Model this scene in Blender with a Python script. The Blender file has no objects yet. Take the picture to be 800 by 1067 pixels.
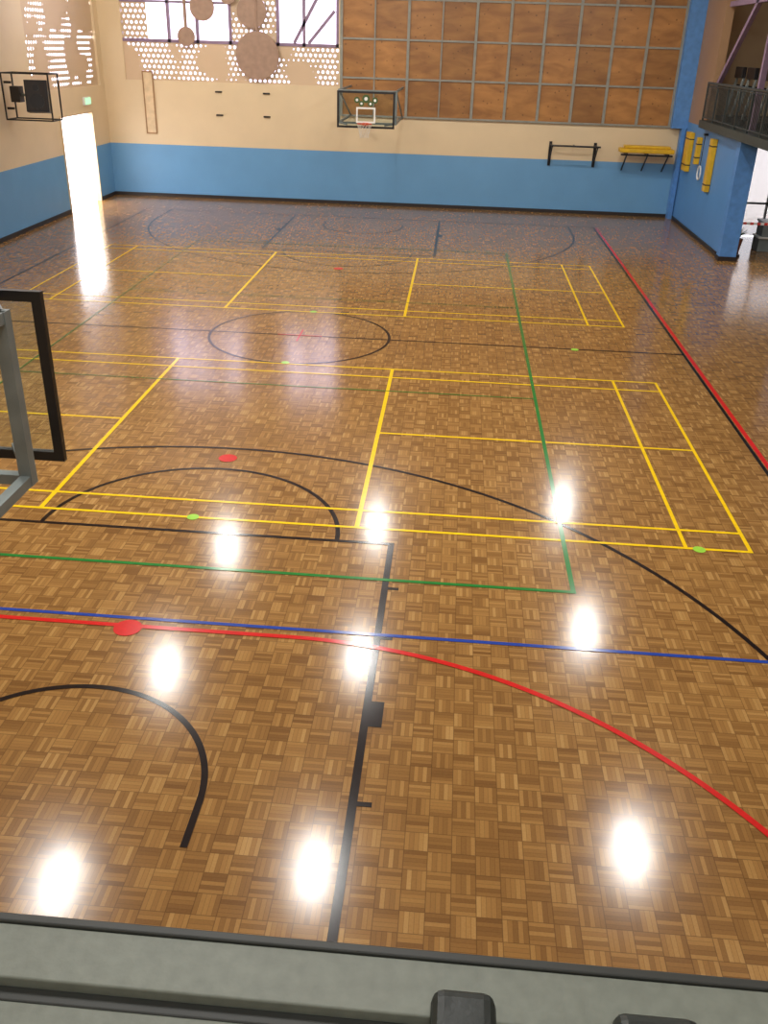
import bpy, bmesh, random
from math import *
from mathutils import Vector, Matrix
random.seed(3)
S=bpy.context.scene
S.view_settings.view_transform='Standard'

# ---------------------------------------------------------------- materials
def new_mat(name):
    m=bpy.data.materials.new(name); m.use_nodes=True
    nt=m.node_tree; b=nt.nodes['Principled BSDF']
    return m,nt,b
def lin(c):
    return tuple(((v/255)/12.92 if v/255<=.04045 else ((v/255+.055)/1.055)**2.4) for v in c)+(1,)
def simple(name,col,rough=.5,metal=0,var=.12,scale=6,bump=.0):
    m,nt,b=new_mat(name); N=nt.nodes; L=nt.links
    tc=N.new('ShaderNodeTexCoord'); n=N.new('ShaderNodeTexNoise'); n.inputs['Scale'].default_value=scale; n.inputs['Detail'].default_value=5
    L.new(tc.outputs['Object'],n.inputs['Vector'])
    r=N.new('ShaderNodeValToRGB'); c=lin(col)
    r.color_ramp.elements[0].color=tuple(v*(1-var) for v in c[:3])+(1,)
    r.color_ramp.elements[1].color=tuple(min(1,v*(1+var)) for v in c[:3])+(1,)
    r.color_ramp.elements[0].position=.3; r.color_ramp.elements[1].position=.7
    L.new(n.outputs['Fac'],r.inputs['Fac']); L.new(r.outputs['Color'],b.inputs['Base Color'])
    b.inputs['Roughness'].default_value=rough; b.inputs['Metallic'].default_value=metal
    if bump:
        bp=N.new('ShaderNodeBump'); bp.inputs['Strength'].default_value=bump; bp.inputs['Distance'].default_value=.01
        L.new(n.outputs['Fac'],bp.inputs['Height']); L.new(bp.outputs['Normal'],b.inputs['Normal'])
    return m
def M(nt,op,a,b=None,c=None):
    n=nt.nodes.new('ShaderNodeMath'); n.operation=op
    for i,v in enumerate((a,b,c)):
        if v is None: continue
        if isinstance(v,(int,float)): n.inputs[i].default_value=v
        else: nt.links.new(v,n.inputs[i])
    return n.outputs[0]

def parquet():
    m,nt,b=new_mat('parquet_floor'); N=nt.nodes; L=nt.links
    tc=N.new('ShaderNodeTexCoord'); sp=N.new('ShaderNodeSeparateXYZ'); L.new(tc.outputs['Object'],sp.inputs[0])
    s=.175
    x=M(nt,'DIVIDE',sp.outputs[0],s); y=M(nt,'DIVIDE',sp.outputs[1],s)
    cx=M(nt,'FLOOR',x); cy=M(nt,'FLOOR',y); fx=M(nt,'FRACT',x); fy=M(nt,'FRACT',y)
    par=M(nt,'PINGPONG',M(nt,'ADD',cx,cy),1.0)
    a=M(nt,'ADD',M(nt,'MULTIPLY',fx,par),M(nt,'MULTIPLY',fy,M(nt,'SUBTRACT',1.0,par)))
    a5=M(nt,'MULTIPLY',a,5.0); st=M(nt,'FLOOR',a5); fs=M(nt,'FRACT',a5)
    cb=N.new('ShaderNodeCombineXYZ'); L.new(cx,cb.inputs[0]); L.new(cy,cb.inputs[1]); L.new(st,cb.inputs[2])
    w=N.new('ShaderNodeTexWhiteNoise'); w.noise_dimensions='3D'; L.new(cb.outputs[0],w.inputs['Vector'])
    cb2=N.new('ShaderNodeCombineXYZ'); L.new(cx,cb2.inputs[0]); L.new(cy,cb2.inputs[1]); cb2.inputs[2].default_value=33
    w2=N.new('ShaderNodeTexWhiteNoise'); w2.noise_dimensions='3D'; L.new(cb2.outputs[0],w2.inputs['Vector'])
    n=N.new('ShaderNodeTexNoise'); n.inputs['Scale'].default_value=.7; n.inputs['Detail'].default_value=3; L.new(tc.outputs['Object'],n.inputs['Vector'])
    g=N.new('ShaderNodeTexNoise'); g.inputs['Scale'].default_value=60; g.inputs['Detail'].default_value=3; L.new(tc.outputs['Object'],g.inputs['Vector'])
    v=M(nt,'ADD',M(nt,'MULTIPLY',w.outputs['Value'],.46),M(nt,'MULTIPLY',w2.outputs['Value'],.12))
    v=M(nt,'ADD',v,M(nt,'MULTIPLY',par,.1))
    v=M(nt,'ADD',v,M(nt,'MULTIPLY',M(nt,'SUBTRACT',n.outputs['Fac'],.5),.2))
    v=M(nt,'ADD',v,M(nt,'ADD',M(nt,'MULTIPLY',M(nt,'SUBTRACT',g.outputs['Fac'],.5),.2),.07))
    r=N.new('ShaderNodeValToRGB'); cr=r.color_ramp
    cr.elements[0].position=.05; cr.elements[0].color=lin((112,77,40))
    cr.elements[1].position=.85; cr.elements[1].color=lin((186,147,90))
    e=cr.elements.new(.3); e.color=lin((136,98,52))
    e=cr.elements.new(.55); e.color=lin((156,116,64))
    L.new(v,r.inputs['Fac'])
    e1=M(nt,'MINIMUM',fs,M(nt,'SUBTRACT',1.0,fs))
    gx=M(nt,'MINIMUM',fx,M(nt,'SUBTRACT',1.0,fx)); gy=M(nt,'MINIMUM',fy,M(nt,'SUBTRACT',1.0,fy))
    gb=M(nt,'MINIMUM',gx,gy)
    k1=M(nt,'LESS_THAN',e1,.06); k2=M(nt,'LESS_THAN',gb,.02)
    k=M(nt,'MAXIMUM',M(nt,'MULTIPLY',k1,.38),M(nt,'MULTIPLY',k2,.55))
    mx=N.new('ShaderNodeMixRGB'); mx.blend_type='MIX'; L.new(k,mx.inputs[0]); L.new(r.outputs['Color'],mx.inputs[1]); mx.inputs[2].default_value=lin((74,48,25))
    L.new(mx.outputs[0],b.inputs['Base Color'])
    b.inputs['Roughness'].default_value=.155
    b.inputs['IOR'].default_value=1.5
    n3=N.new('ShaderNodeTexNoise'); n3.inputs['Scale'].default_value=5; n3.inputs['Detail'].default_value=1; L.new(tc.outputs['Object'],n3.inputs['Vector'])
    bp=N.new('ShaderNodeBump'); bp.inputs['Strength'].default_value=.1; bp.inputs['Distance'].default_value=.004
    L.new(n3.outputs['Fac'],bp.inputs['Height']); L.new(bp.outputs['Normal'],b.inputs['Normal'])
    return m
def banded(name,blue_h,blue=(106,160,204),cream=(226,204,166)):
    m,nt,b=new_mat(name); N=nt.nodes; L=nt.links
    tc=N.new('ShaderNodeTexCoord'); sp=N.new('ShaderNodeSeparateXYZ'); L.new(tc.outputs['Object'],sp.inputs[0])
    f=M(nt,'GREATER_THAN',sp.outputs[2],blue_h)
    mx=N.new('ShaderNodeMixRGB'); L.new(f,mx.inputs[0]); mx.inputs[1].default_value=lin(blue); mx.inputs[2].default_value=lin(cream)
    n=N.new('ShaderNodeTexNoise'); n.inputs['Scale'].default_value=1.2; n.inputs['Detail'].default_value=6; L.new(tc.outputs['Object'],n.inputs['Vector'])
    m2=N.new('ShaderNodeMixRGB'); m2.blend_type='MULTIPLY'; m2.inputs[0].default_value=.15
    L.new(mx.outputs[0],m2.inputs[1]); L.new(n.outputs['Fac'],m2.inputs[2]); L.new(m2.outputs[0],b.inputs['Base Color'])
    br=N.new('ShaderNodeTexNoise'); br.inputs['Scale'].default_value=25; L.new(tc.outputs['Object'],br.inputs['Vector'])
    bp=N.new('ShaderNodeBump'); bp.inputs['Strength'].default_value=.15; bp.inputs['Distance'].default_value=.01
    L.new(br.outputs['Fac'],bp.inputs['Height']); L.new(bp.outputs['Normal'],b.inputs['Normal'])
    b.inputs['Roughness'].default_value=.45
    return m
def plywood():
    m,nt,b=new_mat('plywood_sheet'); N=nt.nodes; L=nt.links
    tc=N.new('ShaderNodeTexCoord'); mp=N.new('ShaderNodeMapping'); mp.inputs['Scale'].default_value=(.35,1,1); L.new(tc.outputs['Object'],mp.inputs[0])
    n=N.new('ShaderNodeTexNoise'); n.inputs['Scale'].default_value=3.5; n.inputs['Detail'].default_value=8; n.inputs['Distortion'].default_value=.6; L.new(mp.outputs[0],n.inputs['Vector'])
    v=N.new('ShaderNodeTexVoronoi'); v.inputs['Scale'].default_value=4.5; L.new(tc.outputs['Object'],v.inputs['Vector'])
    geo=N.new('ShaderNodeNewGeometry')
    r=N.new('ShaderNodeValToRGB'); r.color_ramp.elements[0].position=.3; r.color_ramp.elements[0].color=lin((132,88,44)); r.color_ramp.elements[1].position=.7; r.color_ramp.elements[1].color=lin((168,118,62))
    L.new(n.outputs['Fac'],r.inputs['Fac'])
    kn=M(nt,'LESS_THAN',v.outputs['Distance'],.13)
    mx=N.new('ShaderNodeMixRGB'); L.new(M(nt,'MULTIPLY',kn,.6),mx.inputs[0]); L.new(r.outputs['Color'],mx.inputs[1]); mx.inputs[2].default_value=lin((84,52,26))
    hs=N.new('ShaderNodeHueSaturation'); L.new(mx.outputs[0],hs.inputs['Color'])
    L.new(M(nt,'ADD',M(nt,'MULTIPLY',geo.outputs['Random Per Island'],.35),.82),hs.inputs['Value'])
    L.new(hs.outputs[0],b.inputs['Base Color']); b.inputs['Roughness'].default_value=.5
    return m
def perforated(name,pitch=.17,rad=.3,axis=0):
    m,nt,b=new_mat(name); N=nt.nodes; L=nt.links
    tc=N.new('ShaderNodeTexCoord'); sp=N.new('ShaderNodeSeparateXYZ'); L.new(tc.outputs['Object'],sp.inputs[0])
    u=M(nt,'DIVIDE',sp.outputs[axis],pitch); z=M(nt,'DIVIDE',sp.outputs[2],pitch)
    row=M(nt,'FLOOR',z); u=M(nt,'ADD',u,M(nt,'MULTIPLY',row,.5))
    fu=M(nt,'SUBTRACT',M(nt,'FRACT',u),.5); fz=M(nt,'SUBTRACT',M(nt,'FRACT',z),.5)
    d=M(nt,'SQRT',M(nt,'ADD',M(nt,'MULTIPLY',fu,fu),M(nt,'MULTIPLY',fz,fz)))
    n=N.new('ShaderNodeTexNoise'); n.inputs['Scale'].default_value=.9; n.inputs['Detail'].default_value=1; L.new(tc.outputs['Object'],n.inputs['Vector'])
    # hole size tapers off into the solid zones
    sz=M(nt,'MINIMUM',M(nt,'MAXIMUM',M(nt,'MULTIPLY',M(nt,'SUBTRACT',n.outputs['Fac'],.42),3.0),0.0),rad)
    hole=M(nt,'LESS_THAN',d,sz)
    t=N.new('ShaderNodeBsdfTransparent'); t.inputs[0].default_value=(.85,.85,.88,1); ms=N.new('ShaderNodeMixShader')
    L.new(hole,ms.inputs[0]); L.new(b.outputs[0],ms.inputs[1]); L.new(t.outputs[0],ms.inputs[2])
    L.new(ms.outputs[0],N['Material Output'].inputs['Surface'])
    b.inputs['Base Color'].default_value=lin((206,180,148)); b.inputs['Roughness'].default_value=.5
    return m
def emis(name,col,st):
    m,nt,b=new_mat(name); b.inputs['Emission Color'].default_value=col; b.inputs['Emission Strength'].default_value=st
    b.inputs['Base Color'].default_value=(.8,.8,.8,1); return m
def glass(name,tint=(.9,.95,.95,1)):
    m,nt,b=new_mat(name); N=nt.nodes; L=nt.links
    t=N.new('ShaderNodeBsdfTransparent'); t.inputs[0].default_value=tint
    g=N.new('ShaderNodeBsdfGlossy'); g.inputs['Roughness'].default_value=.05
    lw=N.new('ShaderNodeLayerWeight'); lw.inputs[0].default_value=.25
    ms=N.new('ShaderNodeMixShader'); L.new(lw.outputs['Fresnel'],ms.inputs[0]); L.new(t.outputs[0],ms.inputs[1]); L.new(g.outputs[0],ms.inputs[2])
    L.new(ms.outputs[0],N['Material Output'].inputs['Surface']); return m

m_floor=parquet()
m_wall=banded('painted_blockwork',1.8)
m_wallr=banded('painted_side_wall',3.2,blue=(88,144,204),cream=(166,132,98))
m_ply=plywood()
m_batten=simple('grey_batten',(138,138,128),.6)
m_perfx=perforated('perforated_panel',axis=0); m_perfy=perforated('perforated_panel_side',axis=1)
m_cream=simple('cream_paint',(216,192,154),.5)
m_disc=simple('mauve_brown_disc',(158,130,110),.6)
m_tan=simple('tan_wall_lining',(160,122,84),.6)
m_blue=simple('blue_paint',(84,136,198),.45)
m_dark=simple('dark_rubber_trim',(40,34,32),.5)
m_black=simple('black_metal',(22,22,24),.4)
m_steel=simple('grey_painted_steel',(118,126,124),.45,.1)
m_rail=simple('rail_grey_steel',(66,74,74),.4,.3)
m_purple=simple('mauve_window_frame',(140,118,142),.5)
m_ceil=simple('ceiling_lining',(222,216,216),.8)
m_lamp=emis('lamp_lens',(1,.97,.92,1),14)
m_white=simple('white_enamel',(225,225,220),.4)
m_orange=simple('orange_rim',(190,70,25),.4)
m_net=simple('net_cord',(215,210,200),.8)
m_glass=glass('clear_acrylic')
m_tint=glass('window_dimming_glass',(.6,.58,.63,1))  # tint added to dim the windows and their reflection on the floor
m_yellowpad=simple('yellow_vinyl',(214,170,34),.45)
m_ledge=simple('grey_green_ledge_paint',(122,127,115),.5,0,.1,60,.1)
m_ledged=simple('ledge_edge_dark',(52,54,50),.5)
m_knob=simple('black_rubber_latch',(34,40,36),.45,0,.2,30,.2)
m_gfloor=simple('gallery_carpet',(70,68,66),.9)
m_green=simple('leaf_green',(60,85,40),.6); m_pot=simple('terracotta_pot',(120,72,48),.7)
m_red=simple('red_tape',(200,40,30),.5)
m_out=simple('outside_paving',(205,200,195),.9)
m_exit=emis('exit_sign_face',(.1,.8,.35,1),1.0)
m_balc=simple('balcony_fascia',(56,64,62),.5)
def paint(name,c): return simple(name,c,.155,0,.08,15)
p_yel=paint('yellow_line_paint',(236,196,24)); p_blk=paint('black_line_paint',(24,18,20)); p_red=paint('red_line_paint',(200,34,32))
p_blu=paint('blue_line_paint',(36,66,150)); p_grn=paint('green_line_paint',(34,118,50)); p_lg=paint('lime_dot_paint',(150,205,70))

# ---------------------------------------------------------------- mesh builder
class B:
    def __init__(s): s.v=[];s.f=[];s.m=[];s.mats=[];s.sm=[]
    def mi(s,m):
        if m not in s.mats: s.mats.append(m)
        return s.mats.index(m)
    def add(s,vs,fs,m,smooth=False):
        o=len(s.v); s.v+=[tuple(v) for v in vs]; k=s.mi(m)
        for f in fs: s.f.append(tuple(i+o for i in f)); s.m.append(k); s.sm.append(smooth)
    def box(s,a,b,m):
        x0,y0,z0=[min(p,q) for p,q in zip(a,b)]; x1,y1,z1=[max(p,q) for p,q in zip(a,b)]
        vs=[(x0,y0,z0),(x1,y0,z0),(x1,y1,z0),(x0,y1,z0),(x0,y0,z1),(x1,y0,z1),(x1,y1,z1),(x0,y1,z1)]
        s.add(vs,[(3,2,1,0),(4,5,6,7),(0,1,5,4),(1,2,6,5),(2,3,7,6),(3,0,4,7)],m)
    def beam(s,p,q,w,h,m,up=(0,0,1)):
        p=Vector(p);q=Vector(q);d=(q-p).normalized(); u=Vector(up)
        if abs(d.dot(u))>.98: u=Vector((0,1,0))
        r=d.cross(u).normalized(); u=r.cross(d)
        vs=[]
        for c in (p,q):
            for a,b in ((-1,-1),(1,-1),(1,1),(-1,1)): vs.append(c+r*a*w/2+u*b*h/2)
        s.add(vs,[(0,1,2,3),(7,6,5,4),(0,4,5,1),(1,5,6,2),(2,6,7,3),(3,7,4,0)],m)
    def tube(s,p,q,r,m,n=12,r2=None):
        p=Vector(p);q=Vector(q);d=(q-p).normalized(); u=Vector((0,0,1)) if abs(d.z)<.95 else Vector((0,1,0))
        a=d.cross(u).normalized(); b=d.cross(a); r2=r if r2 is None else r2
        vs=[p+(a*cos(2*pi*i/n)+b*sin(2*pi*i/n))*r for i in range(n)]+[q+(a*cos(2*pi*i/n)+b*sin(2*pi*i/n))*r2 for i in range(n)]
        s.add(vs,[(i,(i+1)%n,n+(i+1)%n,n+i) for i in range(n)],m,True)
        s.add(vs,[tuple(range(n))[::-1],tuple(range(n,2*n))],m)
    def ring(s,c,R,r,m,ax='z',n=32,k=8):
        vs=[];c=Vector(c)
        for i in range(n):
            t=2*pi*i/n
            for j in range(k):
                a=2*pi*j/k; rr=R+r*cos(a); h=r*sin(a)
                p={'z':(rr*cos(t),rr*sin(t),h),'x':(h,rr*cos(t),rr*sin(t)),'y':(rr*cos(t),h,rr*sin(t))}[ax]
                vs.append(c+Vector(p))
        s.add(vs,[(i*k+j,((i+1)%n)*k+j,((i+1)%n)*k+(j+1)%k,i*k+(j+1)%k) for i in range(n) for j in range(k)],m,True)
    def ribbon(s,pts,w,m,z):
        n=len(pts);vs=[]
        for i,p in enumerate(pts):
            a=Vector(pts[max(i-1,0)]);b=Vector(pts[min(i+1,n-1)]); d=(b-a).normalized(); nn=Vector((-d.y,d.x))
            p=Vector(p); 
            for sg in (-1,1): q=p+nn*sg*w/2; vs.append((q.x,q.y,z))
        s.add(vs,[(2*i,2*i+1,2*i+3,2*i+2)[::-1] for i in range(n-1)],m)
    def disc(s,c,r,m,z,n=32):
        s.add([(c[0]+r*cos(2*pi*i/n),c[1]+r*sin(2*pi*i/n),z) for i in range(n)],[tuple(range(n))],m)
    def obj(s,name,parent=None,bevel=0):
        me=bpy.data.meshes.new(name); me.from_pydata(s.v,[],s.f)
        for m in s.mats: me.materials.append(m)
        for i,p in enumerate(me.polygons): p.material_index=s.m[i]; p.use_smooth=s.sm[i]
        me.update(); o=bpy.data.objects.new(name,me); S.collection.objects.link(o)
        if bevel:
            b=o.modifiers.new('bevel','BEVEL'); b.width=bevel; b.segments=3; b.limit_method='ANGLE'
        if parent: o.parent=parent
        return o
def empty(name):
    e=bpy.data.objects.new(name,None); S.collection.objects.link(e); return e
def arc(c,r,a0,a1,n=64): return [(c[0]+r*cos(radians(a0+(a1-a0)*i/n)),c[1]+r*sin(radians(a0+(a1-a0)*i/n))) for i in range(n+1)]

# ---------------------------------------------------------------- room shell
XL,XR,YB,YF,H=-11.7,8.68,24.8,-13.5,8.6
XO=13.2; WT=.14
b=B(); b.box((XL-WT,YF,-.2),(XO,YB+.3,0),m_floor); b.obj('floor')
b=B(); b.box((XL-WT,YF,H),(XO+.3,YB+.3,H+.2),m_ceil); b.obj('ceiling')
wx0,wx1,wz0,wz1=-10.9,-3.35,3.9,7.6
b=B(); XE=XR+.25
b.box((XL-WT,YB,0),(XE,YB+.3,wz0),m_wall); b.box((XL-WT,YB,wz1),(XO+.3,YB+.3,H),m_wall)
b.box((XL-WT,YB,wz0),(wx0,YB+.3,wz1),m_wall); b.box((wx1,YB,wz0),(XO+.3,YB+.3,wz1),m_wall)
b.box((XE,YB,3.2),(XO+.3,YB+.3,wz0),m_wall)
b.obj('wall_back')
dy0,dy1,dz=20.5,23.3,2.95
lw0,lw1,lz0,lz1=18.8,24.4,3.7,7.6
b=B()
b.box((XL-WT,YF,0),(XL,dy0,lz0),m_wall); b.box((XL-WT,dy1,0),(XL,YB,lz0),m_wall); b.box((XL-WT,dy0,dz),(XL,dy1,lz0),m_wall)
b.box((XL-WT,YF,lz0),(XL,lw0,H),m_wall); b.box((XL-WT,lw1,lz0),(XL,YB,H),m_wall); b.box((XL-WT,lw0,lz1),(XL,lw1,H),m_wall)
b.obj('wall_left')
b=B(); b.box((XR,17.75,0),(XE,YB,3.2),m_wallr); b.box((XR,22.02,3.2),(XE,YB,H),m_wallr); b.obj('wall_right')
b=B(); b.box((XO,YF,0),(XO+.3,YB,H),m_tan); b.obj('wall_right_outer')
b=B(); b.box((XL,YF-.3,0),(XO,YF,H),m_cream); b.obj('wall_front')
b=B(); gy=21.6
b.box((XE,gy,0),(9.75,gy+.2,3.2),m_cream); b.box((12.2,gy,0),(XO,gy+.2,3.2),m_cream); b.box((9.75,gy,2.75),(12.2,gy+.2,3.2),m_cream)
b.obj('wall_undercroft')
b=B()
for x in (9.76,10.95,12.13): b.box((x,gy+.05,0),(x+.06,gy+.15,2.74),m_steel)
b.box((9.82,gy+.05,2.68),(12.13,gy+.15,2.74),m_steel); b.box((9.82,gy+.05,1.0),(12.13,gy+.15,1.06),m_steel)
b.box((9.82,gy+.09,.02),(12.13,gy+.11,2.68),glass('door_glass',(.4,.4,.4,1)))
b.obj('door_2')
b=B(); b.box((XL,YB-.03,0),(XR,YB,.12),m_dark); b.obj('baseboard_back')
b=B(); b.box((XL,YF,0),(XL+.03,dy0,.12),m_dark); b.box((XL,dy1,0),(XL+.03,YB-.03,.12),m_dark); b.obj('baseboard_left')
b=B(); b.box((XR-.03,18.1,0),(XR,YB-.03,.12),m_dark); b.obj('baseboard_right')
b=B(); b.box((8.15,YB-.35,2.98),(XR-.002,YB-.03,H-.002),m_blue); b.box((8.5,YB-.35,.002),(XR-.032,YB-.032,2.98),m_blue); b.obj('trim_corner_column')
# window fittings
b=B()
b.box((wx0,YB+.05,wz0),(wx1,YB+.07,5.15),m_perfx)
b.box((wx0,YB+.05,5.15),(-10.0,YB+.07,wz1),m_perfx)
b.box((-7.1,YB+.05,5.15),(-5.45,YB+.07,wz1),m_perfx)
for x in (-9.3,-8.3,-7.15,-5.5,-4.6,-3.45): b.box((x,YB+.02,5.1),(x+.1,YB+.14,wz1),m_purple)
b.box((wx0,YB+.02,5.1),(wx1,YB+.14,5.2),m_purple); b.box((wx0,YB+.02,6.3),(-7.1,YB+.14,6.37),m_purple)
b.beam((-4.9,YB+.08,5.2),(-3.9,YB+.08,6.9),.12,.1,m_purple)
b.beam((-4.4,YB+.08,5.2),(-3.5,YB+.08,6.2),.1,.1,m_purple)
b.box((wx0,YB+.2,wz0),(wx1,YB+.21,wz1),m_tint)
b.obj('window_1')
b=B(); b.box((XL-.1,lw0,lz0),(XL-.08,lw1,lz1),m_perfy); b.obj('window_2')
b=B()  # discs stand in for round silhouettes against the window glare
for x,z,r in ((-6.15,4.78,.75),(-6.3,6.1,.5),(-8.0,6.2,.42),(-8.6,5.3,.3),(-7.1,6.6,.3)):
    b.tube((x,YB-.16,z),(x,YB-.1,z),r,m_disc,40); b.tube((x,YB-.1,z),(x,YB-.002,z),.04,m_disc)
    b.tube((x,YB-.13,z+r),(x,YB-.13,H-.01),.06,m_disc,8)
b.obj('hanging_disc_silhouettes')
b=B()
b.box((XL-WT,dy0,0),(XL+.04,dy0+.06,dz),m_cream); b.box((XL-WT,dy1-.06,0),(XL+.04,dy1,dz),m_cream); b.box((XL-WT,dy0+.06,dz-.06),(XL+.04,dy1-.06,dz),m_cream)
b.box((XL-1.5,dy0-.05,0.02),(XL-.2,dy0,2.75),m_white)
b.obj('door_1')
b=B(); b.box((-60,-30,-.3),(60,80,-.25),m_out); b.obj('outside_ground')

# plywood cladding
b=B(); x0=-3.25; nc=10; pw=(8.12-x0)/nc
for i in range(nc):
    for j in range(5):
        z0=3.0+j*1.2; z1=min(z0+1.2,H-.02)
        if z1-z0<.3: continue
        b.box((x0+i*pw+.012,YB-.035,z0+.012),(x0+(i+1)*pw-.012,YB-.005,z1-.012),m_ply)
b.obj('plywood_cladding')
b=B()
for i in range(nc+1):
    w=.022 if i in(1,3) else .045
    b.box((x0+i*pw-w,YB-.09,2.98),(x0+i*pw+w,YB-.036,H-.01),m_batten)
for j in range(5):
    z=3.0+j*1.2; b.box((x0,YB-.08,z-.03),(8.1,YB-.037,z+.03),m_batten)
b.obj('cladding_batten_grid')

# ---------------------------------------------------------------- court lines
CX,CY=-2.0,7.93
LW=.055
def T(p,flip): return (p[0], 2*CY-p[1]) if flip else p
b=B()
hw=7.6; base=-6.15
L1=[[(CX+hw,base),(CX+hw,2*CY-base)],[(CX-hw,base),(CX-hw,2*CY-base)],[(CX-hw,CY),(CX+hw,CY)]]
for l in L1: b.ribbon(l,LW,p_blk,.003)
b.ribbon(arc((CX,CY),1.8,0,360,96),LW,p_blk,.0035)
for fl in (0,1):
    bk=-4.6
    P=lambda pts:[T(p,fl) for p in pts]
    b.ribbon(P([(CX-hw,base),(CX+hw,base)]),LW,p_blk,.003)
    b.ribbon(P([(CX+2.45,base),(CX+2.45,-.33)]),.07,p_blk,.0032); b.ribbon(P([(CX-2.45,base),(CX-2.45,-.33)]),.07,p_blk,.0032)
    b.ribbon(P([(CX-2.45,-.36),(CX+2.45,-.36)]),LW,p_blk,.0034)
    b.ribbon(P(arc((CX,-.36),1.8,0,180)),LW,p_blk,.0036)
    b.ribbon(P([(CX+6.75,base)]+arc((CX,bk),6.75,0,180,96)+[(CX-6.75,base)]),LW,p_blk,.0038)
    b.ribbon(P([(CX+1.27,bk-.45)]+arc((CX,bk),1.27,0,180)+[(CX-1.27,bk-.45)]),LW,p_blk,.0036)
    for sg in (1,-1):
        xx=CX+sg*2.48
        for yy in (-1.34,-2.27,-4.49): b.ribbon(P([(xx,yy),(xx+sg*.12,yy)]),.05,p_blk,.0031)
        b.ribbon(P([(xx,-3.42),(xx+sg*.12,-3.42)]),.34,p_blk,.0031)
b.ribbon([(CX+(hw+.08),base),(CX+(hw+.08),2*CY-base)],.075,p_red,.0032)
b.obj('basketball_court_lines')
for oy in (0,9.735):
    b=B(); w=.048
    for y in (0,.46,5.64,6.1): b.ribbon([(-8.68,y+oy),(4.72,y+oy)],w,p_yel,.0045)
    for x in (-8.68,-7.92,-3.96,0,3.96,4.72): b.ribbon([(x,oy-w/2),(x,6.1+oy+w/2)],w+(.012 if x in(0,-3.96) else 0),p_yel,.0047)
    b.ribbon([(0,3.05+oy),(4.72,3.05+oy)],w,p_yel,.0045); b.ribbon([(-3.96,3.05+oy),(-8.68,3.05+oy)],w,p_yel,.0045)
    b.obj('badminton_court_lines')
b=B()
for x in (CX-4.5,CX+4.5): b.ribbon([(x,CY-9.1),(x,CY+9.1)],.055 if x>0 else .03,p_grn,.0055)
for y in (CY-9.1,CY+9.1): b.ribbon([(CX-4.53,y),(CX+4.53,y)],.055,p_grn,.0056)
for y in (CY-3.0,CY+3.0): b.ribbon([(CX-4.5,y),(CX+4.5,y)],.03,p_grn,.0056)
b.obj('volleyball_court_lines')
b=B()
pts=arc((CX+1.6,-7.26),4.9,0,90)+arc((CX-1.6,-7.26),4.9,90,180)
b.ribbon(pts,.06,p_red,.006)
b.ribbon([(CX-hw,-2.22),(CX+hw+2,-2.22)],.05,p_blu,.005)
b.obj('futsal_court_lines')
b=B()
for c,r in (((-2.02,1.8),.13),((-2.04,-2.4),.14),((-2.0,14.1),.13)): b.disc(c,r,p_red,.0066)
for c in ((-2.03,-.0),(-1.98,6.16),(4.11,-.02),(3.48,7.9),(-2,9.75)): b.disc(c,.075,p_lg,.0066)
b.ribbon([(-2.45,CY),(-1.55,CY)],.03,p_red,.0064); b.ribbon([(-2,CY-.4),(-2,CY+.4)],.03,p_red,.0064)
b.obj('court_position_dots')

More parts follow.
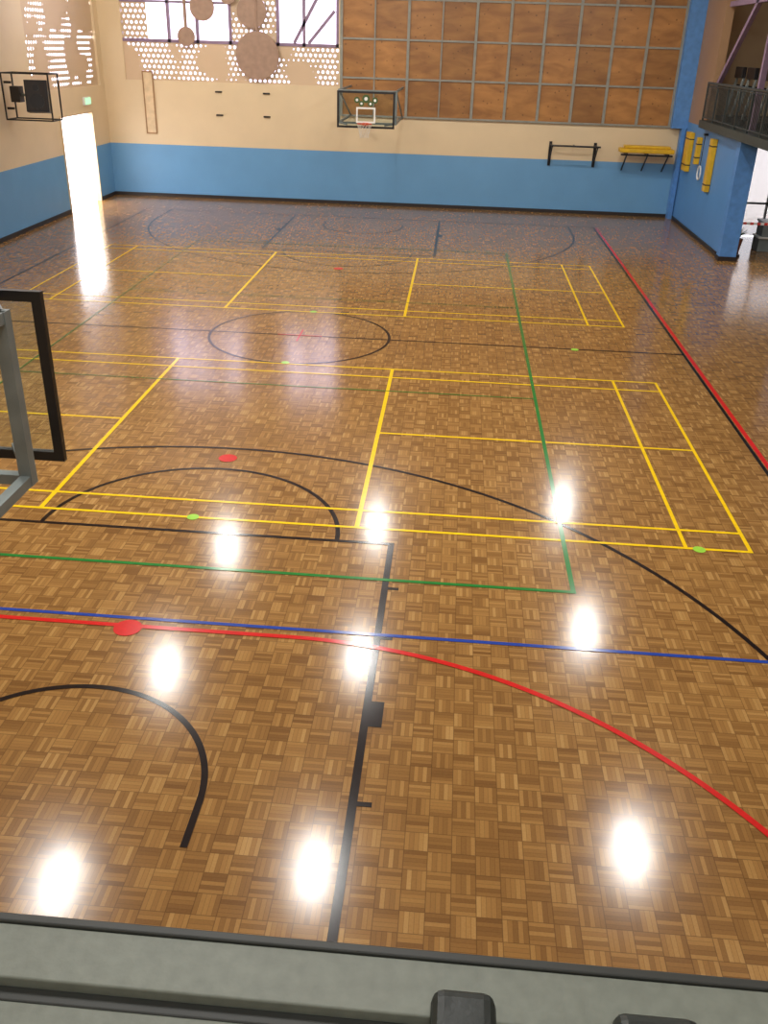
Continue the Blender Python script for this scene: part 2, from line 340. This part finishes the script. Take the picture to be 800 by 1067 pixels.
# ---------------------------------------------------------------- basketball goals
def goal(cx,yb,s,wall_y,name='basketball_hoop'):
    E=empty(name)
    b=B(); w=.9; z0,z1=2.9,3.95; t=.06
    b.box((cx-w,yb-.02,z0),(cx+w,yb+.02,z0+t),m_black); b.box((cx-w,yb-.02,z1-t),(cx+w,yb+.02,z1),m_black)
    b.box((cx-w,yb-.02,z0+t),(cx-w+t,yb+.02,z1-t),m_black); b.box((cx+w-t,yb-.02,z0+t),(cx+w,yb+.02,z1-t),m_black)
    b.obj('board_frame',E)
    b=B(); b.box((cx-w+t,yb-.006,z0+t),(cx+w-t,yb+.006,z1-t),m_glass); b.obj('board_glass',E)
    b=B()
    for a,c in (((cx-.3,z0+.15),(cx+.3,z0+.2)),((cx-.3,z0+.55),(cx+.3,z0+.6)),((cx-.3,z0+.2),(cx-.25,z0+.55)),((cx+.25,z0+.2),(cx+.3,z0+.55))):
        b.box((a[0],yb+s*.007,a[1]),(c[0],yb+s*.012,c[1]),m_white)
    for dx,dz_,r in ((-.28,.8,.09),(0,.84,.12),(.28,.8,.09),(-.14,.7,.08),(.14,.7,.08)):
        b.tube((cx+dx,yb+s*.007,z0+dz_),(cx+dx,yb+s*.011,z0+dz_),r,m_green,16); b.tube((cx+dx,yb+s*.011,z0+dz_),(cx+dx,yb+s*.013,z0+dz_),r*.45,m_white,12)
    b.obj('target_square',E)
    b=B(); ry=yb+s*.38; b.ring((cx,ry,3.05),.228,.012,m_orange); b.box((cx-.09,yb+s*.01,2.98),(cx+.09,yb+s*.16,3.06),m_orange); b.obj('rim',E)
    b=B(); n=12
    for k in range(n):
        for dr in (1,-1):
            pts=[]
            for q in range(5):
                a=2*pi*(k+dr*q*.5)/n; R=.225-.09*min(1,q/3.2); pts.append((cx+R*cos(a),ry+R*sin(a),3.05-q*.1))
            for p,q2 in zip(pts,pts[1:]): b.tube(p,q2,.004,m_net,4)
    b.obj('net',E)
    b=B(); fy=yb-s*.5; xa=.9
    for xx in (cx-xa,cx+xa): b.beam((xx,fy,z0+.08),(xx,fy,z1+.02),.07,.07,m_steel)
    for zz in (z0+.11,z1-.01): b.beam((cx-xa,fy,zz),(cx+xa,fy,zz),.06,.06,m_steel)
    for xx in (cx-xa,cx+xa):
        for zz in (z0+.11,z1-.01):
            b.beam((xx,fy,zz),(xx,wall_y,zz),.06,.06,m_steel)
            b.beam((xx,fy,zz),(cx+(.6 if xx>cx else -.6),yb-s*.02,zz-.02),.04,.04,m_steel)
        b.beam((xx,fy,z1),(xx,wall_y,z0+.11),.04,.04,m_steel)
    b.obj('support_frame',E)
    return E
goal(-2.25,-4.7,1,-9.08)
goal(-2.0,20.84,-1,24.7)

# caged loudspeaker on the left wall
E=empty('caged_loudspeaker'); b=B()
x0c,x1c,y0c,y1c,z0c,z1c=-11.5,-10.2,16.5,17.15,3.12,4.28
for x in (x0c,x1c):
    for y in (y0c,y1c): b.beam((x,y,z0c),(x,y,z1c),.035,.035,m_black)
for z in (z0c,z1c):
    for y in (y0c,y1c): b.beam((x0c,y,z),(x1c,y,z),.035,.035,m_black)
    for x in (x0c,x1c): b.beam((x,y0c,z),(x,y1c,z),.035,.035,m_black)
for z in (z0c+.25,z1c-.25): b.beam((XL+.003,y1c-.1,z),(x0c,y1c-.1,z),.06,.06,m_black)
b.obj('guard_frame',E)
b=B(); b.box((-.3,-.22,-.4),(.3,.22,.4),m_black); b.box((-.26,-.235,-.36),(.26,-.22,.36),m_dark); b.tube((0,-.25,-.13),(0,-.235,-.13),.19,m_black,24); b.tube((0,-.25,.2),(0,-.235,.2),.08,m_black,18)
o=b.obj('speaker_cabinet',E,.02); o.location=(-10.68,16.83,3.7); o.rotation_euler=(radians(-8),0,radians(14))
b=B(); b.box((-11.4,16.7,3.55),(-11.15,17.0,3.95),m_dark); b.tube((-11.15,16.85,3.75),(-10.9,16.85,3.7),.03,m_steel); b.obj('bracket_box',E)

# ---------------------------------------------------------------- ceiling lamps (oblong high bays) and added fill lights
lamps=[(-5.13,13.1),(-.87,14.9),(5.03,17.1),(-5.18,7.15),(-.69,8.2),(4.94,9.95),(-5.27,.97),(-.85,1.75),(4.97,2.8)]
for x,y in lamps:
    E=empty('high_bay_lamp')
    b=B()
    vs=[(x+sx*wx,y+sy*wy,z) for z,wx,wy in ((8.06,.24,.7),(8.26,.12,.55)) for sx,sy in ((-1,-1),(1,-1),(1,1),(-1,1))]
    b.add(vs,[(3,2,1,0),(4,5,6,7),(0,1,5,4),(1,2,6,5),(2,3,7,6),(3,0,4,7)],m_steel)
    for q in (-.4,.4): b.tube((x,y+q,8.26),(x,y+q,H-.004),.012,m_black,6)
    b.obj('reflector_shade',E)
    b=B(); b.box((x-.19,y-.64,8.035),(x+.19,y+.64,8.06),m_lamp); b.obj('lens',E)
    l=bpy.data.lights.new('lamp_light','AREA'); l.shape='RECTANGLE'; l.size=.3; l.size_y=1.15; l.energy=145; l.color=(1,.98,.94)
    o=bpy.data.objects.new('lamp_light',l); o.location=(x,y,8.02); S.collection.objects.link(o); o.parent=E
for x in (-8.2,-1.6,5.0):  # unseen washers added to brighten the back wall, dressed with housings
    E=empty('added_wall_washer')
    b=B(); y=17.9
    b.box((x-1.6,y-.16,8.18),(x+1.6,y-.02,8.5),m_white)
    b.box((x-1.6,y-.02,8.44),(x+1.6,y+.16,8.5),m_white)
    for q in (-1.2,1.2): b.tube((x+q,y,8.5),(x+q,y,H-.004),.012,m_black,6)
    b.obj('added_washer_housing',E)
    l=bpy.data.lights.new('added_washer_light','AREA'); l.shape='RECTANGLE'; l.size=3.0; l.size_y=.15; l.energy={-8.2:250,-1.6:170,5.0:120}[x]; l.color=(1,.95,.87)
    o=bpy.data.objects.new('added_washer_light',l); o.location=(x,y+.06,8.3); o.rotation_euler=(radians(62),0,0); S.collection.objects.link(o); o.parent=E
for x in (-6,0,6):  # unseen panels added overhead at the camera end as floor fill light
    for yy,tilt,en in ((-6.5,12,120),(-1.6,32,160)):
        E=empty('added_fill_panel')
        b=B(); b.box((-1.25,-.6,0),(1.25,.6,.06),m_white)
        o=b.obj('fill_panel_housing',E); o.location=(x,yy,8.05); o.rotation_euler=(radians(tilt),0,0)
        b=B()
        for q in (-1,1): b.tube((x+q,yy,8.1),(x+q,yy,H-.004),.01,m_black,6)
        b.obj('hangers',E)
        l=bpy.data.lights.new('fill_panel_light','AREA'); l.shape='RECTANGLE'; l.size=2.4; l.size_y=1.1; l.energy=en; l.color=(1,.98,.95)
        o=bpy.data.objects.new('fill_panel_light',l); o.location=(x,yy,8.03); o.rotation_euler=(radians(tilt),0,0); S.collection.objects.link(o); o.parent=E

# ---------------------------------------------------------------- fittings on the back wall
b=B()
for xx in (-10.3,-9.95): b.box((xx,YB-.05,2.2),(xx+.035,YB-.003,4.15),m_tan)
b.box((-10.3,YB-.05,4.15),(-9.915,YB-.003,4.19),m_tan); b.box((-10.3,YB-.05,2.16),(-9.915,YB-.003,2.2),m_tan); b.box((-10.265,YB-.025,2.2),(-9.95,YB-.003,4.15),m_cream)
b.obj('framed_noticeboard')
for x in (-7.6,-5.9):
    for z in (2.85,3.6):
        b=B(); b.box((x-.12,YB-.04,z-.025),(x+.12,YB-.003,z+.025),m_dark); b.box((x-.1,YB-.07,z-.015),(x+.1,YB-.04,z+.015),m_dark); b.obj('steel_bracket')
b=B(); yw=YB-.03
for x in (4.15,5.7):
    b.beam((x,yw,2.3),(x,YB-.75,2.3),.05,.05,m_black); b.beam((x,yw,1.7),(x,YB-.7,2.28),.04,.04,m_black); b.box((x-.05,YB-.04,1.6),(x+.05,YB-.004,2.4),m_black)
b.tube((4.05,YB-.72,2.32),(5.8,YB-.72,2.32),.03,m_black); b.tube((4.15,YB-.35,2.3),(5.7,YB-.35,2.3),.02,m_black)
b.tube((4.95,YB-.72,2.32),(4.95,yw,2.3),.02,m_black)
b.obj('pull_up_bar')
E=empty('gym_mat_rack'); b=B()
for x in (6.7,7.4,8.1):
    b.beam((x,yw,2.15),(x,YB-.8,2.15),.05,.06,m_black); b.beam((x,yw,1.55),(x,YB-.75,2.1),.04,.04,m_black)
b.tube((6.5,YB-.75,2.12),(8.25,YB-.75,2.12),.03,m_black); b.obj('rack_frame',E)
b=B(); b.box((6.45,YB-.85,2.19),(8.28,YB-.38,2.33),m_yellowpad); b.box((6.6,YB-.8,2.33),(8.15,YB-.42,2.42),m_yellowpad); b.obj('folded_mats',E,.03)
for a,c in (((23.15,1.75),(23.75,2.95)),((20.15,1.5),(20.5,3.0)),((22.0,2.1),(22.2,2.9))):
    b=B(); b.box((XR-.16,a[0],a[1]),(XR-.01,c[0],c[1]),m_yellowpad)
    for zz in (a[1]+.2,c[1]-.2): b.box((XR-.17,a[0]-.005,zz-.02),(XR-.005,c[0]+.005,zz+.02),m_dark)
    b.obj('yellow_crash_pad',bevel=.01)
b=B(); b.ring((XR-.08,21.5,1.9),.2,.025,m_white,'x'); b.tube((XR-.08,21.5,2.12),(XR-.08,21.5,3.0),.012,m_black,6); b.box((XR-.12,21.45,3.0),(XR-.002,21.55,3.06),m_black); b.obj('gymnastic_ring')
b=B(); b.box((XL+.002,22.6,3.15),(XL+.08,23.15,3.4),m_white); b.box((XL+.08,22.63,3.18),(XL+.085,23.12,3.37),m_exit); b.obj('exit_sign')

# ---------------------------------------------------------------- right balcony
b=B(); b.box((8.45,YF,3.2),(XO,22.0,3.42),m_balc); b.box((XE,22.0,3.2),(XO,YB,3.42),m_balc); b.obj('floor_balcony')
E=empty('balcony_railing'); b=B(); x=8.52
yy=21.9
while yy>-9: b.beam((x,yy,3.42),(x,yy,4.45),.05,.05,m_rail); yy-=1.25
yy=21.9
while yy>-9: b.beam((x,yy,3.5),(x,yy,4.4),.016,.016,m_rail); yy-=.125
for z in (3.5,4.4): b.tube((x,-9,z),(x,21.9,z),.02,m_rail,6)
b.tube((x,-9,4.47),(x,21.9,4.47),.04,m_rail,8)
b.obj('rails',E)
def treadmill(x,y):
    b=B(); b.box((x,y-.4,3.43),(x+1.6,y+.4,3.6),m_black); b.box((x+.1,y-.28,3.6),(x+1.5,y+.28,3.62),m_dark)
    for s in (-.36,.36): b.beam((x+.1,y+s,3.55),(x+.3,y+s,4.75),.07,.07,m_steel); b.beam((x+.28,y+s,4.45),(x+.8,y+s,4.4),.05,.05,m_black)
    b.box((x+.2,y-.4,4.65),(x+.32,y+.4,4.95),m_black); b.obj('treadmill',bevel=.01)
for y in (13.5,14.9,16.3,18.6,20.0,21.3): treadmill(9.0,y)
b=B()
b.beam((8.8,21.9,4.4),(8.8,16.5,8.45),.12,.14,m_purple); b.beam((8.8,17.4,3.43),(8.8,17.4,H-.01),.14,.14,m_purple)
b.beam((8.8,21.9,6.6),(8.8,14.0,6.6),.12,.14,m_purple)
b.obj('diagonal_steel_brace')
b=B(); b.box((8.58,17.4,0),(9.05,17.74,3.19),m_blue); b.box((8.55,17.37,0),(9.08,17.745,.12),m_dark)
b.obj('blue_column')
for yy in (11.5,5.5,-.5,-6.5):
    b=B(); b.box((8.7,yy,0),(9.2,yy+.5,3.19),m_blue); b.box((8.67,yy-.03,0),(9.23,yy+.53,.12),m_dark); b.obj('blue_column')
def plant(x,y):
    E=empty('potted_plant'); b=B(); b.tube((x,y,0),(x,y,.38),.14,m_pot,20,.2); b.obj('pot',E); b=B()
    for i in range(60):
        a=random.uniform(0,2*pi); l=random.uniform(.2,.5); e=random.uniform(.6,1.4); c=Vector((x,y,.38))
        d=Vector((cos(a)*cos(e),sin(a)*cos(e),sin(e))); n=Vector((-sin(a),cos(a),0)); p=c+d*l*.5; q=c+d*l+Vector((0,0,-.05))
        b.add([c,p+n*.04,q,p-n*.04],[(0,1,2,3)],m_green)
    b.obj('foliage',E)
plant(9.4,18.9); plant(9.45,20.4)
b=B(); 
for x in (9.2,10.9): b.tube((x,18.2,.05),(x,18.2,1.0),.035,m_red); b.tube((x,18.2,0),(x,18.2,.05),.18,m_black,20)
for i in range(17): b.box((9.2+i*.1,18.195,.9),(9.3+i*.1,18.205,.97),m_red if i%2 else m_white)
b.obj('barrier_tape_post')
b=B()
for z in (0,1): b.box((10.1+z*.05,19.0,.001+z*.44),(10.75,19.6,.38+z*.44),m_steel); b.box((10.07+z*.05,18.97,.38+z*.44),(10.78,19.63,.44+z*.44),m_white)
b.obj('storage_crate_stack',bevel=.015)
E=empty('undercroft_bulkhead_light'); b=B(); b.box((10.6,15.0,3.1),(11.4,15.4,3.195),m_white); b.obj('bulkhead_housing',E)
l=bpy.data.lights.new('bulkhead_light','AREA'); l.size=.4; l.energy=60; o=bpy.data.objects.new('bulkhead_light',l); o.location=(11,15.2,3.08); S.collection.objects.link(o); o.parent=E

# ---------------------------------------------------------------- viewing gallery (foreground)
lz=4.447
b=B(); b.box((XL,-9.2,0),(8.4,-9.09,lz-.055),m_cream); b.obj('wall_gallery_parapet')
b=B(); b.box((XL,YF,3.25),(8.4,-9.2,3.42),m_gfloor); b.obj('floor_gallery')
b=B()
b.box((-5,-9.12,lz-.05),(6,-9.062,lz),m_ledge)
b.box((-5,-9.062,lz-.05),(6,-9.052,lz+.003),m_ledged)
b.box((-5,-9.135,lz-.05),(6,-9.12,lz-.012),m_ledged)
b.box((-5,-9.2,lz-.05),(6,-9.135,lz-.012),m_ledge)
b.obj('gallery_window_ledge',bevel=.002)
b=B(); b.box((.985,-9.2,lz+.0005),(1.045,-9.105,lz+.028),m_knob); b.obj('window_latch',bevel=.012)
b=B(); b.box((1.15,-9.2,lz+.0005),(1.23,-9.112,lz+.028),m_knob); b.obj('window_latch',bevel=.012)
E=empty('added_ledge_fill'); b=B(); b.box((.3,-11.4,8.3),(1.7,-10.6,8.36),m_white); b.tube((1,-11,8.36),(1,-11,H-.004),.01,m_black,6); b.obj('ledge_fill_housing',E)  # unseen fitting added behind the camera to light the ledge
l=bpy.data.lights.new('ledge_fill_light','AREA'); l.size=.9; l.energy=90; o=bpy.data.objects.new('ledge_fill_light',l); o.location=(1,-11,8.28); S.collection.objects.link(o); o.parent=E

# ---------------------------------------------------------------- world & camera
w=bpy.data.worlds.new('sky'); S.world=w; w.use_nodes=True
bg=w.node_tree.nodes['Background']; bg.inputs[0].default_value=(.95,.93,1,1); bg.inputs[1].default_value=10

cx,cy,h,yaw,pt,ro,f=0.9626,-9.6517,5.2474,-0.0656,0.4779,0.0316,940.17
fw=Vector((sin(yaw)*cos(pt),cos(yaw)*cos(pt),-sin(pt))); r0=Vector((cos(yaw),-sin(yaw),0)); u0=r0.cross(fw)
r=cos(ro)*r0+sin(ro)*u0; u=-sin(ro)*r0+cos(ro)*u0
c=bpy.data.cameras.new('camera'); o=bpy.data.objects.new('camera',c); S.collection.objects.link(o)
mm=Matrix((r,u,-fw)).transposed().to_4x4(); mm.translation=Vector((cx,cy,h)); o.matrix_world=mm
c.sensor_fit='VERTICAL'; c.sensor_height=36; c.lens=36*f/1067; c.clip_start=.02; c.clip_end=300
S.camera=o
